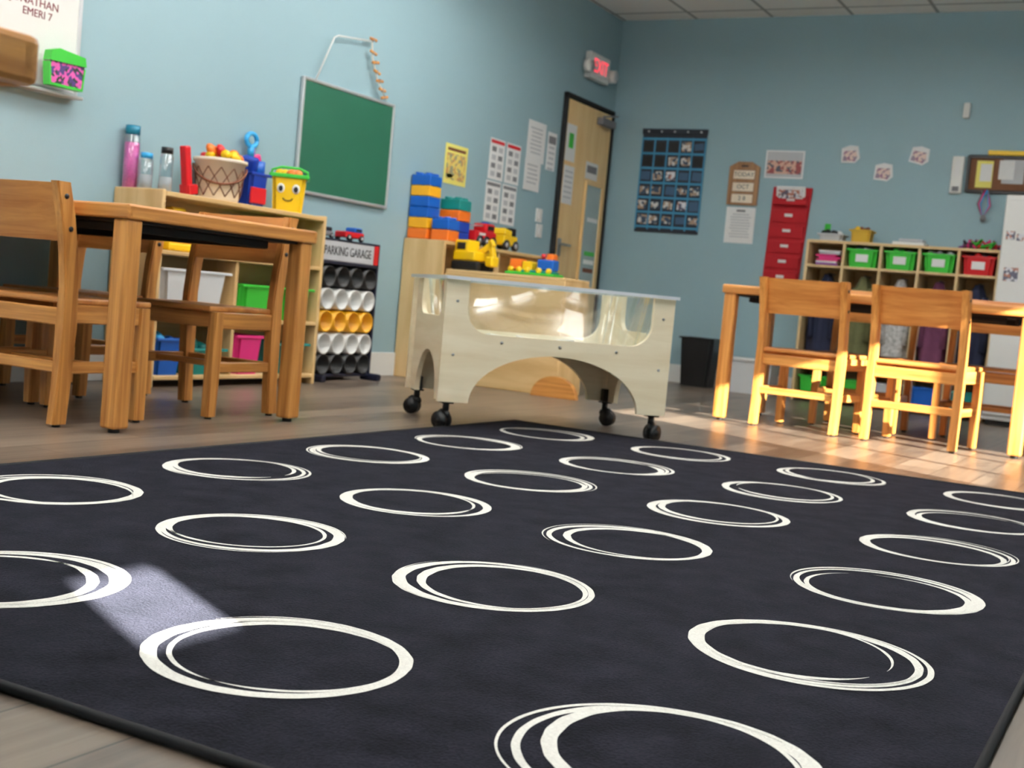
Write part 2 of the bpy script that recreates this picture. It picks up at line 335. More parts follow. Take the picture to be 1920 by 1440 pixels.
# ---------------------------------------------------------------- furniture
def chair(x,y,rz,name='child_chair'):
    b=B(name,T(x,y,0)@Matrix.Rotation(rz,4,'Z'))
    hx=.195
    back=[(-.160,.008),(-.152,.12),(-.147,.30),(-.147,.40),(-.157,.50),(-.175,.60),(-.200,.695)]
    for s in (-1,1):
        b.post(s*hx,back,.032,.050,OAK)
        b.post(s*hx,[(.150,.008),(.146,.20),(.144,.352)],.032,.042,OAK)
        b.box((s*hx,0,.325),(.022,.25,.055),OAK)
        b.box((s*hx,0,.170),(.020,.27,.034),OAK)
        for yy in (-.160,.150): b.cyl((s*hx,yy,.004),.012,.008,BLACK,seg=12)
        for zz in (.565,.655):
            yy=-.168-(zz-.565)*.25
            b.cyl((s*(hx+.0165),yy,zz),.0075,.004,BLACK,axis='x',seg=12)
    bm=bmesh.new();n=10;rows=[]
    for i in range(n+1):
        u=i/n*2-1;x=u*(hx-.014);dy=-.016*(1-u*u)
        rows.append([bm.verts.new((x,yy+dy,zz)) for yy,zz in ((-.158,.530),(-.140,.530),(-.178,.692),(-.196,.692))])
    for p,q in zip(rows,rows[1:]):
        for k in range(4): bm.faces.new((p[k],p[(k+1)%4],q[(k+1)%4],q[k]))
    bm.faces.new(rows[0][::-1]);bm.faces.new(rows[-1])
    b.add(bm,Matrix(),OAKD)
    b.box((0,.012,.362),(2*hx+.005,.335,.018),OAKD,bev=.006)
    b.box((0,.140,.325),(2*hx-.03,.02,.05),OAK);b.box((0,-.148,.315),(2*hx-.03,.02,.05),OAK)
    b.box((0,.0,.170),(2*hx-.02,.032,.020),OAK);b.box((0,-.150,.170),(2*hx-.03,.018,.032),OAK)
    return b.done()
def table(x0,x1,y0,y1,name='classroom_table',inset=0.0,h=.65,bv=.008):
    b=B(name);e=.022
    b.bb(x0+e,x1-e,y0+e,y1-e,h-.042,h-.0005,OAKD,bev=0)
    for yy in (y0+e/2,y1-e/2): b.box(((x0+x1)/2,yy,h-.021),(x1-x0,e,.042),OAK,bev=bv)
    for xx in (x0+e/2,x1-e/2): b.box((xx,(y0+y1)/2,h-.021),(e,y1-y0-.004,.0425),OAK,bev=bv)
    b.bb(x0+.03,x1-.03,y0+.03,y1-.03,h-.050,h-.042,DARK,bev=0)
    l=.058;i=.010+inset
    for x in (x0+i+l/2,x1-i-l/2):
        for y in (y0+i+l/2,y1-i-l/2):
            b.box((x,y,(h-.042)/2+.006),(l,l,h-.054),OAK,bev=.007);b.cyl((x,y,.006),.016,.012,BLACK,seg=12)
    a=.10+inset
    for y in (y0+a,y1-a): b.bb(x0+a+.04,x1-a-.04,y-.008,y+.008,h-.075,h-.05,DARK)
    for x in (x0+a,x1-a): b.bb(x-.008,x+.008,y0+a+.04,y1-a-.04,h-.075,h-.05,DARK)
    return b.done()
table(-3.84,-2.62,2.56,3.42)
chair(-3.005,2.685,0);chair(-2.99,3.29,math.pi);chair(-3.47,2.685,0);chair(-3.585,3.29,math.pi)
table(-1.97,-.56,5.72,6.42)
chair(-1.535,5.84,-.12);chair(-1.01,5.80,-.12);chair(-1.40,6.33,math.pi);chair(-.82,6.33,math.pi)
table(-1.9,-.864,-.1,.735,inset=.33,h=.662,bv=.013)
# sensory table
b=B('sensory_water_table',T(-2.19,4.27,0)@Matrix.Rotation(math.radians(45),4,'Z'))
def arc(cx,cy,rx,ry,a0,a1,n=12): return [(cx+rx*math.cos(math.radians(a0+(a1-a0)*i/n)),cy+ry*math.sin(math.radians(a0+(a1-a0)*i/n))) for i in range(n+1)]
def panel(hw,uw,foot,ub,ab,rad):
    p=[(-hw,.10),(-hw,.535),(-uw,.535)]
    p+=arc(-uw+rad,ub+rad,rad,rad,180,270,8)+arc(uw-rad,ub+rad,rad,rad,270,360,8)
    p+=[(uw,.535),(hw,.535),(hw,.10),(foot,.10)]
    p+=arc(0,.10,foot,ab,4,176,26)+[(-foot,.10)]
    return p
RX=Matrix.Rotation(math.pi/2,4,'X')
fp=panel(.438,.355,.325,.350,.19,.085)
for y in (-.262,.28): b.prism(fp,.018,BIRCH,T(0,y,0)@RX)
ep=panel(.255,.17,.165,.40,.17,.05)
for x in (-.423,.405): b.prism(ep,.018,BIRCH,T(x,0,0)@Matrix.Rotation(math.pi/2,4,'Z')@RX)
b.box((0,0,.312),(.82,.52,.016),BIRCH)
for y in (-.281,.281):
    for x,z in ((-.395,.46),(.395,.46),(-.395,.27),(.395,.27),(-.22,.325),(0,.325),(.22,.325)): b.cyl((x,y,z),.005,.004,STEEL,axis='y',seg=10)
bm=bmesh.new();bmesh.ops.create_cube(bm,size=1)
for v in bm.verts:
    k=1 if v.co.z>0 else .92
    v.co=Vector((v.co.x*.80*k,v.co.y*.49*k,.325+(v.co.z+.5)*.222))
bmesh.ops.bevel(bm,geom=[e for e in bm.edges if abs(e.verts[0].co.z-e.verts[1].co.z)>.1],offset=.05,segments=5,affect='EDGES')
bmesh.ops.delete(bm,geom=[f for f in bm.faces if f.normal.z>.9],context='FACES_ONLY')
b.add(bm,Matrix(),CLEAR,True)
RIM=plain('rim_edge_plastic',(208,212,218),.25,.05);RIMC=clear('clear_rim',(.85,.9,.88),.15,.1,k=.35)
for s in (-1,1):
    b.box((0,s*.268,.541),(.88,.054,.008),RIMC,bev=0);b.box((s*.420,0,.541),(.044,.482,.008),RIMC,bev=0)
    b.box((0,s*.298,.541),(.89,.007,.012),RIM,bev=0);b.box((s*.4445,0,.541),(.006,.59,.012),RIM,bev=0)
    # moulded corner ribs and lower rim line of the clear tub
    for q in (-1,1):
        b.tube([(s*.352,q*.214,.33),(s*.382,q*.232,.54)],.0035,CLEARB,8);b.tube([(s*.366,q*.185,.33),(s*.396,q*.20,.54)],.003,CLEARB,8)
    b.tube([(-.36,s*.227,.333),(.36,s*.227,.333)],.003,CLEARB,6)
b.box((-.02,-.06,.334),(.14,.09,.004),PAPER,rot=(.1,.15,.4));b.box((.12,.0,.336),(.10,.07,.004),PAPER,rot=(-.1,.2,1.1));b.box((-.14,.05,.334),(.12,.09,.004),PAPER,rot=(-.12,.1,.2))
def caster(x,y,a):
    b.box((x,y,.096),(.045,.045,.006),BLACK);b.cyl((x,y,.08),.012,.03,BLACK,seg=12)
    b.X=T(x,y,0)@Matrix.Rotation(a,4,'Z')
    for s in (-1,1): b.cyl((.016,s*.013,.031),.031,.016,BLACK,axis='y',seg=28);b.cyl((.016,s*.022,.031),.012,.004,DARK,axis='y',seg=14)
    b.ell((.008,0,.052),(.03,.012,.022),BLACK,seg=12);b.X=Matrix()
    b.box((x,y-.0,.125),(.034,.034,.05),BLACK)
for x,y,a in ((-.395,-.245,2.2),(.400,-.245,.6),(-.395,.245,2.6),(.400,.245,-.6)): caster(x,y,a)
b.done()
# ---------------------------------------------------------------- storage shelf 1 (left wall)
b=B('toy_storage_shelf');x0,x1=XL+.005,-3.6
b.bb(x0,x1,3.69,3.71,.0,.79,PLY);b.bb(x0,x1,4.74,4.76,.0,.79,PLY)
b.bb(x0,x1,3.71,4.74,.765,.785,PLY);b.bb(x0,x1,3.71,4.74,.535,.552,PLY);b.bb(x0,x1,3.71,4.74,.275,.292,PLY);b.bb(x0,x1,3.71,4.74,.03,.048,PLY)
b.bb(x0,x1-.01,4.165,4.183,.048,.535,PLY);b.bb(x0,x0+.006,3.71,4.74,.048,.765,PLY,bev=0)
b.done()
def bottle(y,r,h,mat,cap,x,fill=.9,z=.786):
    b=B('sensory_bottle',T(x,y,z))
    b.lathe([(0,.001),(r*.95,.001),(r,.006),(r,h*.80),(r*.8,h*.86),(r*.8,h*.87)],(0,0,0),CLEARB,24)
    b.cyl((0,0,h*.8*fill/2+.003),r*.9,h*.8*fill,mat,seg=20);b.cyl((0,0,h*.93),r*.88,h*.14,cap,seg=24);b.done()
bottle(3.735,.033,.255,MAG,plain('teal_cap',(20,120,150),.4),x=-3.83)
bottle(3.755,.028,.15,LGREY,LBLUE,x=-3.765,fill=.5)
bottle(3.80,.027,.18,LGREY,BLACK,x=-3.70,fill=.4)
b=B('red_toy_board',T(-3.75,3.985,.793)@Matrix.Rotation(.17,4,'X'));b.box((0,0,.105),(.035,.035,.20),RED,bev=.006);b.box((0.0,.01,.025),(.06,.05,.04),RED);b.done()
b=B('toy_bucket',T(-3.735,4.155,.786))
b.lathe([(0,.002),(.082,.002),(.087,.01),(.108,.165),(.116,.165),(.116,.180),(.103,.180),(.100,.16),(.08,.03),(0,.03)],(0,0,0),CREAM,36)
for k in range(12):
    for d in (1,-1):
        pts=[]
        for i in range(7):
            a=k*math.pi/6+d*i*.13;zz=.02+i*.02;r=.0905+.021*(zz-.01)/.155;pts.append((r*math.cos(a),r*math.sin(a),zz))
        b.tube(pts,.0022,BROWN,5)
b.tube([(.112*math.cos(a),.112*math.sin(a),.15-.08*math.sin(max(0,min(math.pi,a+math.pi*.75)))) for a in [(-.75+i/16)*math.pi for i in range(17)]],.006,BROWN,6)
for i in range(18):
    a=random.uniform(0,6.28);r=random.uniform(0,.075)
    b.ell((r*math.cos(a),r*math.sin(a),.18+random.uniform(0,.035)),(.034,.024,.02),random.choice([ORG,YEL,RED,ORG,ORG]),rot=(random.random(),random.random(),random.random()*3),seg=10)
b.done()
b=B('blue_toy_bin',T(-3.76,4.355,.786));b.bin((0,0,0),.17,.12,.15,BLUED)
b.box((.03,-.02,.18),(.07,.05,.08),BLUED,rot=(.3,.2,.4),bev=.01);b.box((-.05,.03,.17),(.06,.05,.07),RED,rot=(.2,-.3,.7),bev=.01);b.cyl((.04,.03,.17),.03,.07,BLUE,seg=20);b.box((.085,-.01,.05),(.012,.10,.07),RED);b.box((-.02,-.065,.07),(.09,.01,.06),RED);b.done()
b=B('yellow_toy_basket',T(-3.70,4.585,.786)@Matrix.Rotation(.65,4,'Z'))
b.bin((0,0,0),.155,.14,.165,YEL,tap=.85)
for s in (-1,1):
    b.ell((s*.034,-.069,.105),(.018,.004,.022),WHITE,seg=14);b.ell((s*.034,-.073,.103),(.010,.003,.014),INK,seg=12)
b.tube([(.020*math.cos(a),-.066,.062+.012*math.sin(a)) for a in [math.pi*(1+i/10) for i in range(11)]],.0025,INK,6)
b.tube([(-.083,0,.16),(-.08,0,.19),(-.04,0,.205),(.04,0,.205),(.08,0,.19),(.083,0,.16)],.006,GRN,8)
for a in (-1,1): b.box((0,a*.073,.162),(.175,.014,.018),GRN);b.box((a*.083,0,.162),(.014,.15,.018),GRN)
for i in range(8): b.ell((random.uniform(-.055,.055),random.uniform(-.045,.045),.175),(.025,.02,.02),random.choice([GRN,YEL,ORG,GRN]),seg=8)
b.done()
b=B('toy_shovel',T(-3.835,4.475,.90)@Matrix.Scale(1.35,4))
b.tube([(0,0,-.08),(0,-.004,.12)],.010,PURP,8);b.box((.0,.02,.06),(.02,.05,.08),PINK,rot=(.3,0,0),bev=.01);b.tube([(0,-.01+.027*math.cos(a),.145+.022*math.sin(a)) for a in [i*math.pi/8 for i in range(17)]],.008,LBLUE,8);b.tube([(0,-.01,.09),(0,-.01,.125)],.012,LBLUE,8)
b.done()
def obox(name,cx,cy,z,w,d,h,mat,**k):
    b=B(name,T(cx,cy,z));b.bin((0,0,0),w,d,h,mat,**k);b.done()
def sbin(name,cy,z,w,h,mat,dep=.24,cx=-3.73,**k):
    b=B(name,T(cx,cy,z)@Matrix.Rotation(math.pi/2,4,'Z'));b.bin((0,0,0),w,dep,h,mat,**k);b.done()
sbin('frosted_storage_bin',3.93,.293,.40,.19,FROST)
sbin('storage_bin',4.33,.293,.22,.15,GRN);sbin('storage_bin',4.60,.293,.22,.15,GRN)
sbin('storage_bin',4.03,.049,.22,.11,TEAL,fill=[BLUE,PURP,TEAL])
sbin('storage_bin',3.81,.049,.16,.15,BLUE,fill=[BLUE,LBLUE,PURP])
sbin('storage_bin',4.30,.049,.18,.17,PINK)
sbin('storage_bin',4.60,.049,.22,.14,TEAL)
sbin('storage_bin',4.50,.553,.38,.13,GRN,fill=[RED,BLUE,YEL])
b=B('stacking_toy',T(-3.70,3.86,.553))
for i,m in enumerate((YEL,PINK,YEL,PURP,YEL)): b.box((0,0,.018+i*.036),(.13-.015*i,.16-.02*i,.034),m,bev=.012)
b.done()
b=B('wooden_toy_blocks',T(-3.70,4.10,.553))
for i in range(10): b.box((random.uniform(-.08,.08),random.uniform(-.11,.11),.02+.038*(i%4)+.0),(.045,.06,.036),random.choice([CREAM,MAPLE,YEL,CREAM]),rot=(0,0,random.random()))
b.done()
# ---------------------------------------------------------------- tube parking rack
b=B('toy_parking_garage_rack');y0,y1=4.87,5.36;xf=-3.70
b.bb(XL+.005,xf,y0,y0+.012,.03,.70,NAVY);b.bb(XL+.005,xf,y1-.012,y1,.03,.70,NAVY)
b.bb(XL+.004,XL+.012,y0,y1,.03,.70,NAVY,bev=0)
b.bb(XL+.012,xf,y0+.012,y1-.012,.575,.59,NAVY);b.bb(XL+.012,xf,y0+.012,y1-.012,.02,.035,NAVY);b.bb(XL+.012,xf,y0+.012,y1-.012,.69,.70,NAVY)
b.bb(xf-.012,xf-.004,y0+.012,y1-.012,.592,.69,LGREY)
b.bb(xf-.0035,xf+.001,y1-.05,y1-.012,.592,.69,RED)
b.X=Matrix(((0,0,1,xf-.003),(1,0,0,5.09),(0,1,0,.64),(0,0,0,1)));b.text('PARKING GARAGE',(0,0,0),.062,INK,sx=.76);b.X=Matrix()
rows=[(.515,BLACK),(.405,WHITE),(.295,YEL2),(.185,WHITE),(.082,BLACK)]
for z,m in rows:
    for i in range(4):
        y=4.943+i*.115
        b.lathe([(.0,.01),(.044,.01),(.047,.16),(.052,.16),(.052,.0)],(xf-.155,y,z),m,24,rot=(0,math.pi/2,0))
for y in (y0+.01,y1-.01): b.box((xf+.01,y,.018),(.12,.03,.035),NAVY,bev=.01)
b.done()
def toycar(name,M,L,W,Hh,body,top,n=2,extra=None):
    b=B(name,M);wr=Hh*.22
    b.box((0,0,Hh*.42),(W,L,Hh*.42),body,bev=.006);b.box((0,L*.22,Hh*.78),(W*.9,L*.42,Hh*.40),top,bev=.008)
    b.box((0,L*.22,Hh*.80),(W*.93,L*.30,Hh*.18),INK,bev=.002)
    for i in range(n):
        y=-L*.33+i*L*.66/(n-1)
        for s in (-1,1): b.cyl((s*W*.5,y,wr),wr,W*.18,BLACK,axis='x',seg=20);b.cyl((s*W*.6,y,wr),wr*.5,W*.03,ALU,axis='x',seg=14)
    if extra=='ladder':
        for s in (-1,1): b.box((s*W*.2,-L*.15,Hh*.86),(.006,L*.6,.006),ALU,rot=(.1,0,0))
        for i in range(8): b.box((0,-L*.4+i*L*.07,Hh*.84),(W*.4,.005,.005),ALU)
        b.box((0,L*.25,Hh*1.0),(W*.5,.02,.012),BLUE)
        b.box((0,-L*.2,Hh*.5),(W*1.02,L*.3,Hh*.12),WHITE,bev=.002)
    if extra=='dump': b.box((0,-L*.22,Hh*.75),(W*1.05,L*.5,Hh*.28),body,rot=(-.15,0,0),bev=.006)
    return b.done()
toycar('toy_car',T(-3.77,5.18,.702),.16,.07,.07,RED,BLUE)
toycar('toy_car',T(-3.78,4.97,.702),.10,.06,.055,GREY,NAVY)
# ---------------------------------------------------------------- shelf 2
b=B('low_toy_shelf');
b.bb(XL+.005,-3.60,5.82,5.84,0,.77,PLY);b.bb(XL+.005,-3.60,7.05,7.07,0,.77,PLY);b.bb(XL+.005,-3.60,5.84,7.05,.75,.77,PLY)
b.bb(XL+.005,-3.60,5.84,7.05,.40,.417,PLY);b.bb(XL+.005,-3.60,5.84,7.05,.03,.05,PLY);b.bb(XL+.005,XL+.011,5.84,7.05,.05,.75,PLY,bev=0);b.bb(XL+.005,-3.61,6.45,6.467,.05,.75,PLY)
b.done()
b=B('low_divider_shelf')
b.bb(-3.59,-2.86,5.84,5.855,.0,.60,PLY);b.bb(-3.59,-2.86,5.84,6.14,.60,.618,PLY);b.bb(-3.59,-3.572,5.855,6.14,0,.60,PLY);b.bb(-2.878,-2.86,5.855,6.14,0,.60,PLY);b.bb(-3.572,-2.878,5.855,6.14,.30,.317,PLY);b.bb(-3.572,-2.878,5.855,6.14,.03,.047,PLY)
b.done()
b=B('wooden_arch_block',T(-2.83,5.79,0)@Matrix.Rotation(math.pi/2,4,'X'));b.prism([(-.13,0),(.13,0)]+arc(0,0,.13,.11,0,180,20)[1:-1],.035,OAK);b.done()
def block(b,x,y,z,w,d,h,m):
    b.box((x,y,z+h/2),(w,d,h-.002),m,bev=.004)
    for i in range(2):
        for j in range(2): b.cyl((x-w/4+i*w/2,y-d/4+j*d/2,z+h+.006),w*.17,.014,m,seg=14)
b=B('building_block_tower');z=.772;hh=.0585
for i,m in enumerate((ORG,YEL2,BLUE,BLUE,YEL2,BLUE)): block(b,-3.80,5.90,z+i*hh,.125,.12,hh,m)
b.done()
b=B('building_block_tower')
for i,m in enumerate((BLUED,BLUED,ORG,TEAL)): block(b,-3.72,6.10,z+i*hh*1.04,.13,.13,hh*1.04,m)
b.done()
b=B('building_block_tower')
for i,m in enumerate((ORG,BLUE)): block(b,-3.665,5.92,z+i*hh,.11,.12,hh,m)
b.done()
toycar('toy_fire_truck',T(-3.68,6.32,.772),.24,.10,.14,RED,RED,3,'ladder')
toycar('toy_dump_truck',T(-3.67,6.60,.772),.17,.10,.14,YEL,INK,2,'dump')
b=B('toy_excavator',T(-3.50,5.97,.62)@Matrix.Rotation(math.radians(80),4,'Z')@Matrix.Scale(1.28,4))
for s in (-1,1): b.box((s*.045,0,.02),(.03,.15,.038),INK,bev=.015)
b.box((0,.01,.062),(.11,.12,.04),YEL,bev=.006);b.box((-.01,.03,.10),(.08,.075,.06),YEL,bev=.006);b.box((-.01,.03,.103),(.083,.05,.033),INK,bev=.003)
b.box((.02,-.055,.10),(.022,.09,.028),YEL,rot=(-.6,0,0));b.box((.02,-.085,.10),(.022,.022,.08),YEL,rot=(-.3,0,0));b.box((.02,-.09,.045),(.05,.04,.045),YEL,bev=.008);b.done()
b=B('toy_train_set',T(-3.12,5.98,.62))
b.box((0,0,.008),(.30,.12,.014),GRN,bev=.004);b.box((.02,0,.022),(.22,.09,.014),TEAL,bev=.004)
b.box((-.10,0,.055),(.07,.07,.06),ORG,bev=.006);b.box((-.03,0,.05),(.06,.07,.05),YEL,bev=.006);b.box((.08,0,.06),(.10,.07,.06),BLUE,bev=.008);b.box((.10,0,.105),(.04,.06,.035),ORG,bev=.006);b.cyl((.05,0,.105),.012,.03,RED,seg=14)
for x in (-.12,-.07,-.02,.05,.11):
    for s in (-1,1): b.cyl((x,s*.045,.028),.016,.012,YEL,axis='y',seg=16)
b.done()
# ---------------------------------------------------------------- left wall items
b=B('whiteboard',LW(2.85,1.50))
b.box((0,0,.008),(1.20,.78,.012),WHITE);
for s in (-1,1): b.box((s*.60,0,.010),(.018,.80,.018),ALU);b.box((0,s*.39,.010),(1.2,.018,.018),ALU)
b.box((0,-.405,.032),(1.2,.012,.06),ALU)
b.text('JONATHAN',(.385,-.090,.0146),.042,WBTXT);b.text('EMERI 7',(.400,-.130,.0146),.040,WBTXT);b.text('1',(.47,-.045,.0146),.035,WBTXT)
b.done()
b=B('magnet_letter_pouch',LW(3.335,1.172)@T(0,0,.045)@Matrix.Diagonal((.88,.92,.8,1)))
b.prism([(-.085,-.055),(.085,-.055),(.092,.04),(-.092,.04)],.04,MARK,T(0,0,.02));b.prism([(-.088,-.062),(.088,-.062),(.088,-.052),(-.088,-.052)],.045,GRN,T(0,0,.018))
b.prism([(-.098,.034),(.098,.039),(.09,.075),(-.05,.088),(-.09,.075)],.05,GRN,T(0,0,.018))
for s in (-1,1): b.prism([(s*.085-.004,-.055),(s*.085+.004,-.055),(s*.094+.004,.03),(s*.094-.004,.03)],.045,GRN,T(0,0,.018))
b.done()
b=B('chalkboard',LW(5.213,1.182))
b.box((0,0,.01),(.775,.54,.012),CHALK)
for s in (-1,1): b.box((s*.385,0,.012),(.016,.555,.02),ALU);b.box((0,s*.27,.012),(.775,.016,.02),ALU)
b.done()
b=B('clothespin_cord',LW(0,0)@T(0,0,.016))
b.tube([(4.90,1.455,.012),(5.02,1.685,.012),(5.05,1.70,.012),(5.335,1.735,.012)],.004,WHITE,6);b.tube([(5.335,1.745,.012),(5.345,1.66,.015),(5.40,1.56,.015),(5.50,1.465,.015)],.003,CREAM,5)
for y,z in ((5.335,1.745),(5.345,1.68),(5.37,1.635),(5.39,1.59),(5.42,1.55),(5.45,1.51),(5.475,1.475)):
    a=random.uniform(-.3,.3);b.box((y,z,.02),(.060,.014,.012),OAK,rot=(0,0,a));b.box((y,z,.020),(.006,.02,.014),STEEL,rot=(0,0,a))
b.done()
def sheet(name,M,w,h,items,mat=PAPER,z=.0022):
    b=B(name,M);b.box((0,0,z),(w,h,.002),mat,bev=0)
    for (x,y,ww,hh,m) in items: b.box((x*w,y*h,z+.0016),(ww*w,hh*h,.0012),m,bev=0)
    return b.done()
def lines(n,top=.32,m=GREY,w=.72): return [(random.uniform(-.04,.02),top-i*.7/n,w*random.uniform(.75,1),.26/n,m) for i in range(n)]
sheet('yellow_poster',LW(6.30,1.235),.25,.23,[(0,.37,.8,.07,BROWN),(0,-.06,.84,.66,PH5),(-.25,-.30,.25,.1,GRN)],YPAPER)
for yy,zz in ((6.775,1.335),(6.985,1.335),(6.765,1.075),(6.975,1.075)):
    it=[(0,.42,.9,.08,RED if zz>1.2 else GREY)]
    for i in range(4):
        for j in range(2): it.append((-.22+.44*j,.24-.2*i,.28,.12,LGREY if (i+j)%2 else GREY))
    sheet('rules_poster',LW(yy,zz),.185,.25,it)
sheet('notice_paper',LW(7.275,1.52),.25,.26,lines(7,m=LGREY))
sheet('notice_paper',LW(7.25,1.30),.22,.20,lines(5,m=LGREY),z=.006)
sheet('notice_paper',LW(7.50,1.49),.13,.25,[(0,.3,.8,.2,GREY)]+lines(5,.1,m=LGREY))
for yy,zz in ((7.40,1.055),(7.42,.955)):
    b=B('light_switch',LW(yy,zz));b.box((0,0,.005),(.085,.09,.008),WHITE);b.box((0,0,.011),(.03,.045,.008),PAPER);b.done()
# door
b=B('door_1',LW(8.0,0)@T(0,0,.004))
b.box((0,.945,.012),(.73,1.86,.02),DOORW)
for s in (-1,1): b.box((s*.38,.95,.0165),(.028,1.90,.032),DARK)
b.box((0,1.895,.0165),(.788,.03,.032),DARK)
b.box((.16,.98,.024),(.25,.72,.006),GLASSD)
for s in (-1,1): b.box((.16+s*.135,.98,.028),(.025,.77,.014),DOORW);b.box((.16,.98+s*.372,.028),(.27,.025,.014),DOORW)
for zz,m in ((.86,GRN),(.80,WHITE),(.74,BROWN),(1.1,WHITE)): b.box((.18,zz,.0275),(.17,.03,.002),m,bev=0)
b.box((-.32,.87,.03),(.045,.12,.01),STEEL);b.tube([(-.32,.89,.03),(-.32,.89,.06),(-.21,.89,.06)],.009,STEEL,8)
b.box((.22,1.80,.05),(.22,.05,.05),GREY);b.tube([(.12,1.83,.07),(.30,1.86,.10)],.006,GREY,6)
b.box((-.27,1.585,.024),(.15,.25,.002),PAPER,bev=0);b.box((-.27,1.60,.0255),(.07,.10,.001),GRN,bev=0)
b.box((-.26,1.30,.024),(.16,.26,.002),PAPER,bev=0);b.box((.10,1.44,.024),(.20,.12,.002),PAPER,bev=0);b.box((.10,1.45,.0255),(.16,.05,.001),GREY,bev=0)
for i in range(6): b.box((-.26,1.39-i*.035,.0255),(.12,.01,.001),LGREY,bev=0)
b.done()
b=B('exit_sign',LW(8.03,2.15))
b.box((0,0,.03),(.32,.18,.05),WHITE,bev=.008);b.box((0,0,.056),(.27,.13,.004),PAPER);b.text('EXIT',(0,0,.059),.135,EXITR,sx=.85)
for s in (-1,1): b.cyl((s*.20,-.02,.06),.045,.05,WHITE,axis='z',seg=20);b.cyl((s*.20,-.02,.088),.036,.008,ALU,seg=20);b.box((s*.165,-.02,.04),(.05,.03,.03),WHITE)
b.done()
# ---------------------------------------------------------------- back wall items
b=B('pocket_chart',BW(-3.375,1.43))
b.box((0,0,.006),(.49,.74,.006),CHARTBK)
PK=[PH2,PH4,plain('pocket_c',(60,90,120),.5),plain('pocket_d',(190,190,185),.5),PH4]
for i in range(7):
    z=.30-i*.105
    b.box((0,z,.011),(.49,.016,.004),BLUESTRAP)
    if i>0:
        for j in range(5):
            x=-.196+j*.098
            if i>=3 or random.random()<.35: b.box((x+random.uniform(-.008,.008),z+.052,.011),(.070,random.uniform(.045,.07),.004),random.choice(PK),rot=(0,0,random.uniform(-.12,.12)))
            else: b.box((x,z+.05,.010),(.065,.06,.003),INK)
for j in range(6): b.box((-.240+j*.096,-.02,.0112),(.011,.66,.004),BLUESTRAP)
b.box((0,.352,.010),(.50,.04,.008),CHARTBK)
for j in range(5): b.cyl((-.2+j*.1,.352,.016),.007,.004,ALU,seg=10)
b.done()
b=B('today_is_wood_sign',BW(-2.83,1.43))
b.prism([(-.11,-.145),(.11,-.145),(.11,.12),(.075,.14),(.05,.155),(-.05,.155),(-.075,.14),(-.11,.12)],.012,wood('sign_wood',(130,88,52),(168,122,78)),T(0,0,.002))
b.box((0,.125,.0145),(.05,.012,.002),DARK)
for z,tx in ((.065,'TODAY'),(-.02,'OCT'),(-.10,'2 8')): b.box((0,z,.016),(.15,.058,.004),CREAM);b.text(tx,(0,z,.0185),.042,INK)
b.done()
sheet('notice_paper',BW(-2.83,1.145),.21,.25,[(0,.4,.3,.06,GREY)]+lines(9,.3,m=LGREY))
b=B('group_photo_print',BW(-2.555,1.575));b.box((0,0,.003),(.27,.19,.003),PAPER,bev=0);b.box((0,-.0,.0052),(.25,.17,.002),LGREY,bev=0);b.box((0,-.02,.0062),(.24,.09,.002),PH1,bev=0);b.done()
for x,z,r in ((-2.115,1.655,.1),(-1.885,1.545,0),(-1.665,1.66,-.15)):
    b=B('photo_cutout',BW(x,z)@Matrix.Rotation(r,4,'Z'));b.prism([(-.06,-.05),(.03,-.06),(.065,-.03),(.055,.05),(.0,.06),(-.055,.045)],.002,PAPER,T(0,0,.002));b.prism([(-.05,-.04),(.03,-.048),(.048,-.02),(.04,.025),(-.04,.025)],.001,PH3,T(0,0,.004));b.done()
b=B('wall_sensor',BW(-1.40,1.95));b.box((0,0,.016),(.042,.10,.03),WHITE,bev=.012);b.done()
b=B('wall_thermometer',BW(-1.415,1.54));b.box((0,0,.016),(.075,.24,.028),WHITE,bev=.012);b.box((0,-.09,.031),(.04,.03,.004),GREY);b.box((0,.04,.031),(.03,.10,.003),PAPER);b.done()
b=B('bulletin_board',BW(-1.10,1.55));CORK=plain('cork',(120,80,55),.9,.2,60)
b.box((0,0,.009),(.50,.22,.012),CORK)
for s in (-1,1): b.box((s*.25,0,.013),(.022,.235,.02),BLACK);b.box((0,s*.11,.013),(.50,.022,.02),BLACK)
b.box((-.15,0,.016),(.10,.17,.002),YPAPER,bev=0);b.box((-.14,.01,.018),(.07,.11,.001),PAPER,bev=0);b.box((.02,.02,.016),(.13,.15,.002),LGREY,bev=0);b.box((-.02,.03,.018),(.09,.12,.001),PAPER,bev=0)
b.box((.02,.135,.02),(.32,.03,.03),YEL,bev=.004)
b.done()
b=B('lanyard_bundle',BW(-1.22,1.43))
for i,m in enumerate((LBLUE,PINK,GREY)): b.tube([(-.01*i,.02,.03),(-.03-.01*i,-.07,.035),(-.01,-.16,.035),(.02+.008*i,-.08,.035),(.005,.02,.03)],.004,m,6)
b.ell((-.005,-.16,.035),(.02,.025,.01),GREY,seg=10);b.done()
b=B('red_hanging_organizer',BW(-2.49,0))
b.prism([(-.135,.76),(.115,.76),(.150,1.42),(-.12,1.42)],.012,REDC,T(0,0,.003))
for i in range(6):
    z=.80+i*.105;b.X=T(-.008+.004*i,z,.02)@Matrix.Rotation(.12,4,'X')
    b.box((0,0,0),(.235,.085,.02),REDC,bev=.01);b.box((0,.01,.012),(.055,.020,.003),PAPER);b.X=Matrix()
b.box((.01,1.375,.035),(.20,.10,.008),PAPER,rot=(.25,0,0));b.box((.01,1.37,.042),(.17,.06,.006),PH2,rot=(.25,0,0));b.box((.01,1.31,.03),(.24,.03,.04),REDC,bev=.01)
b.done()
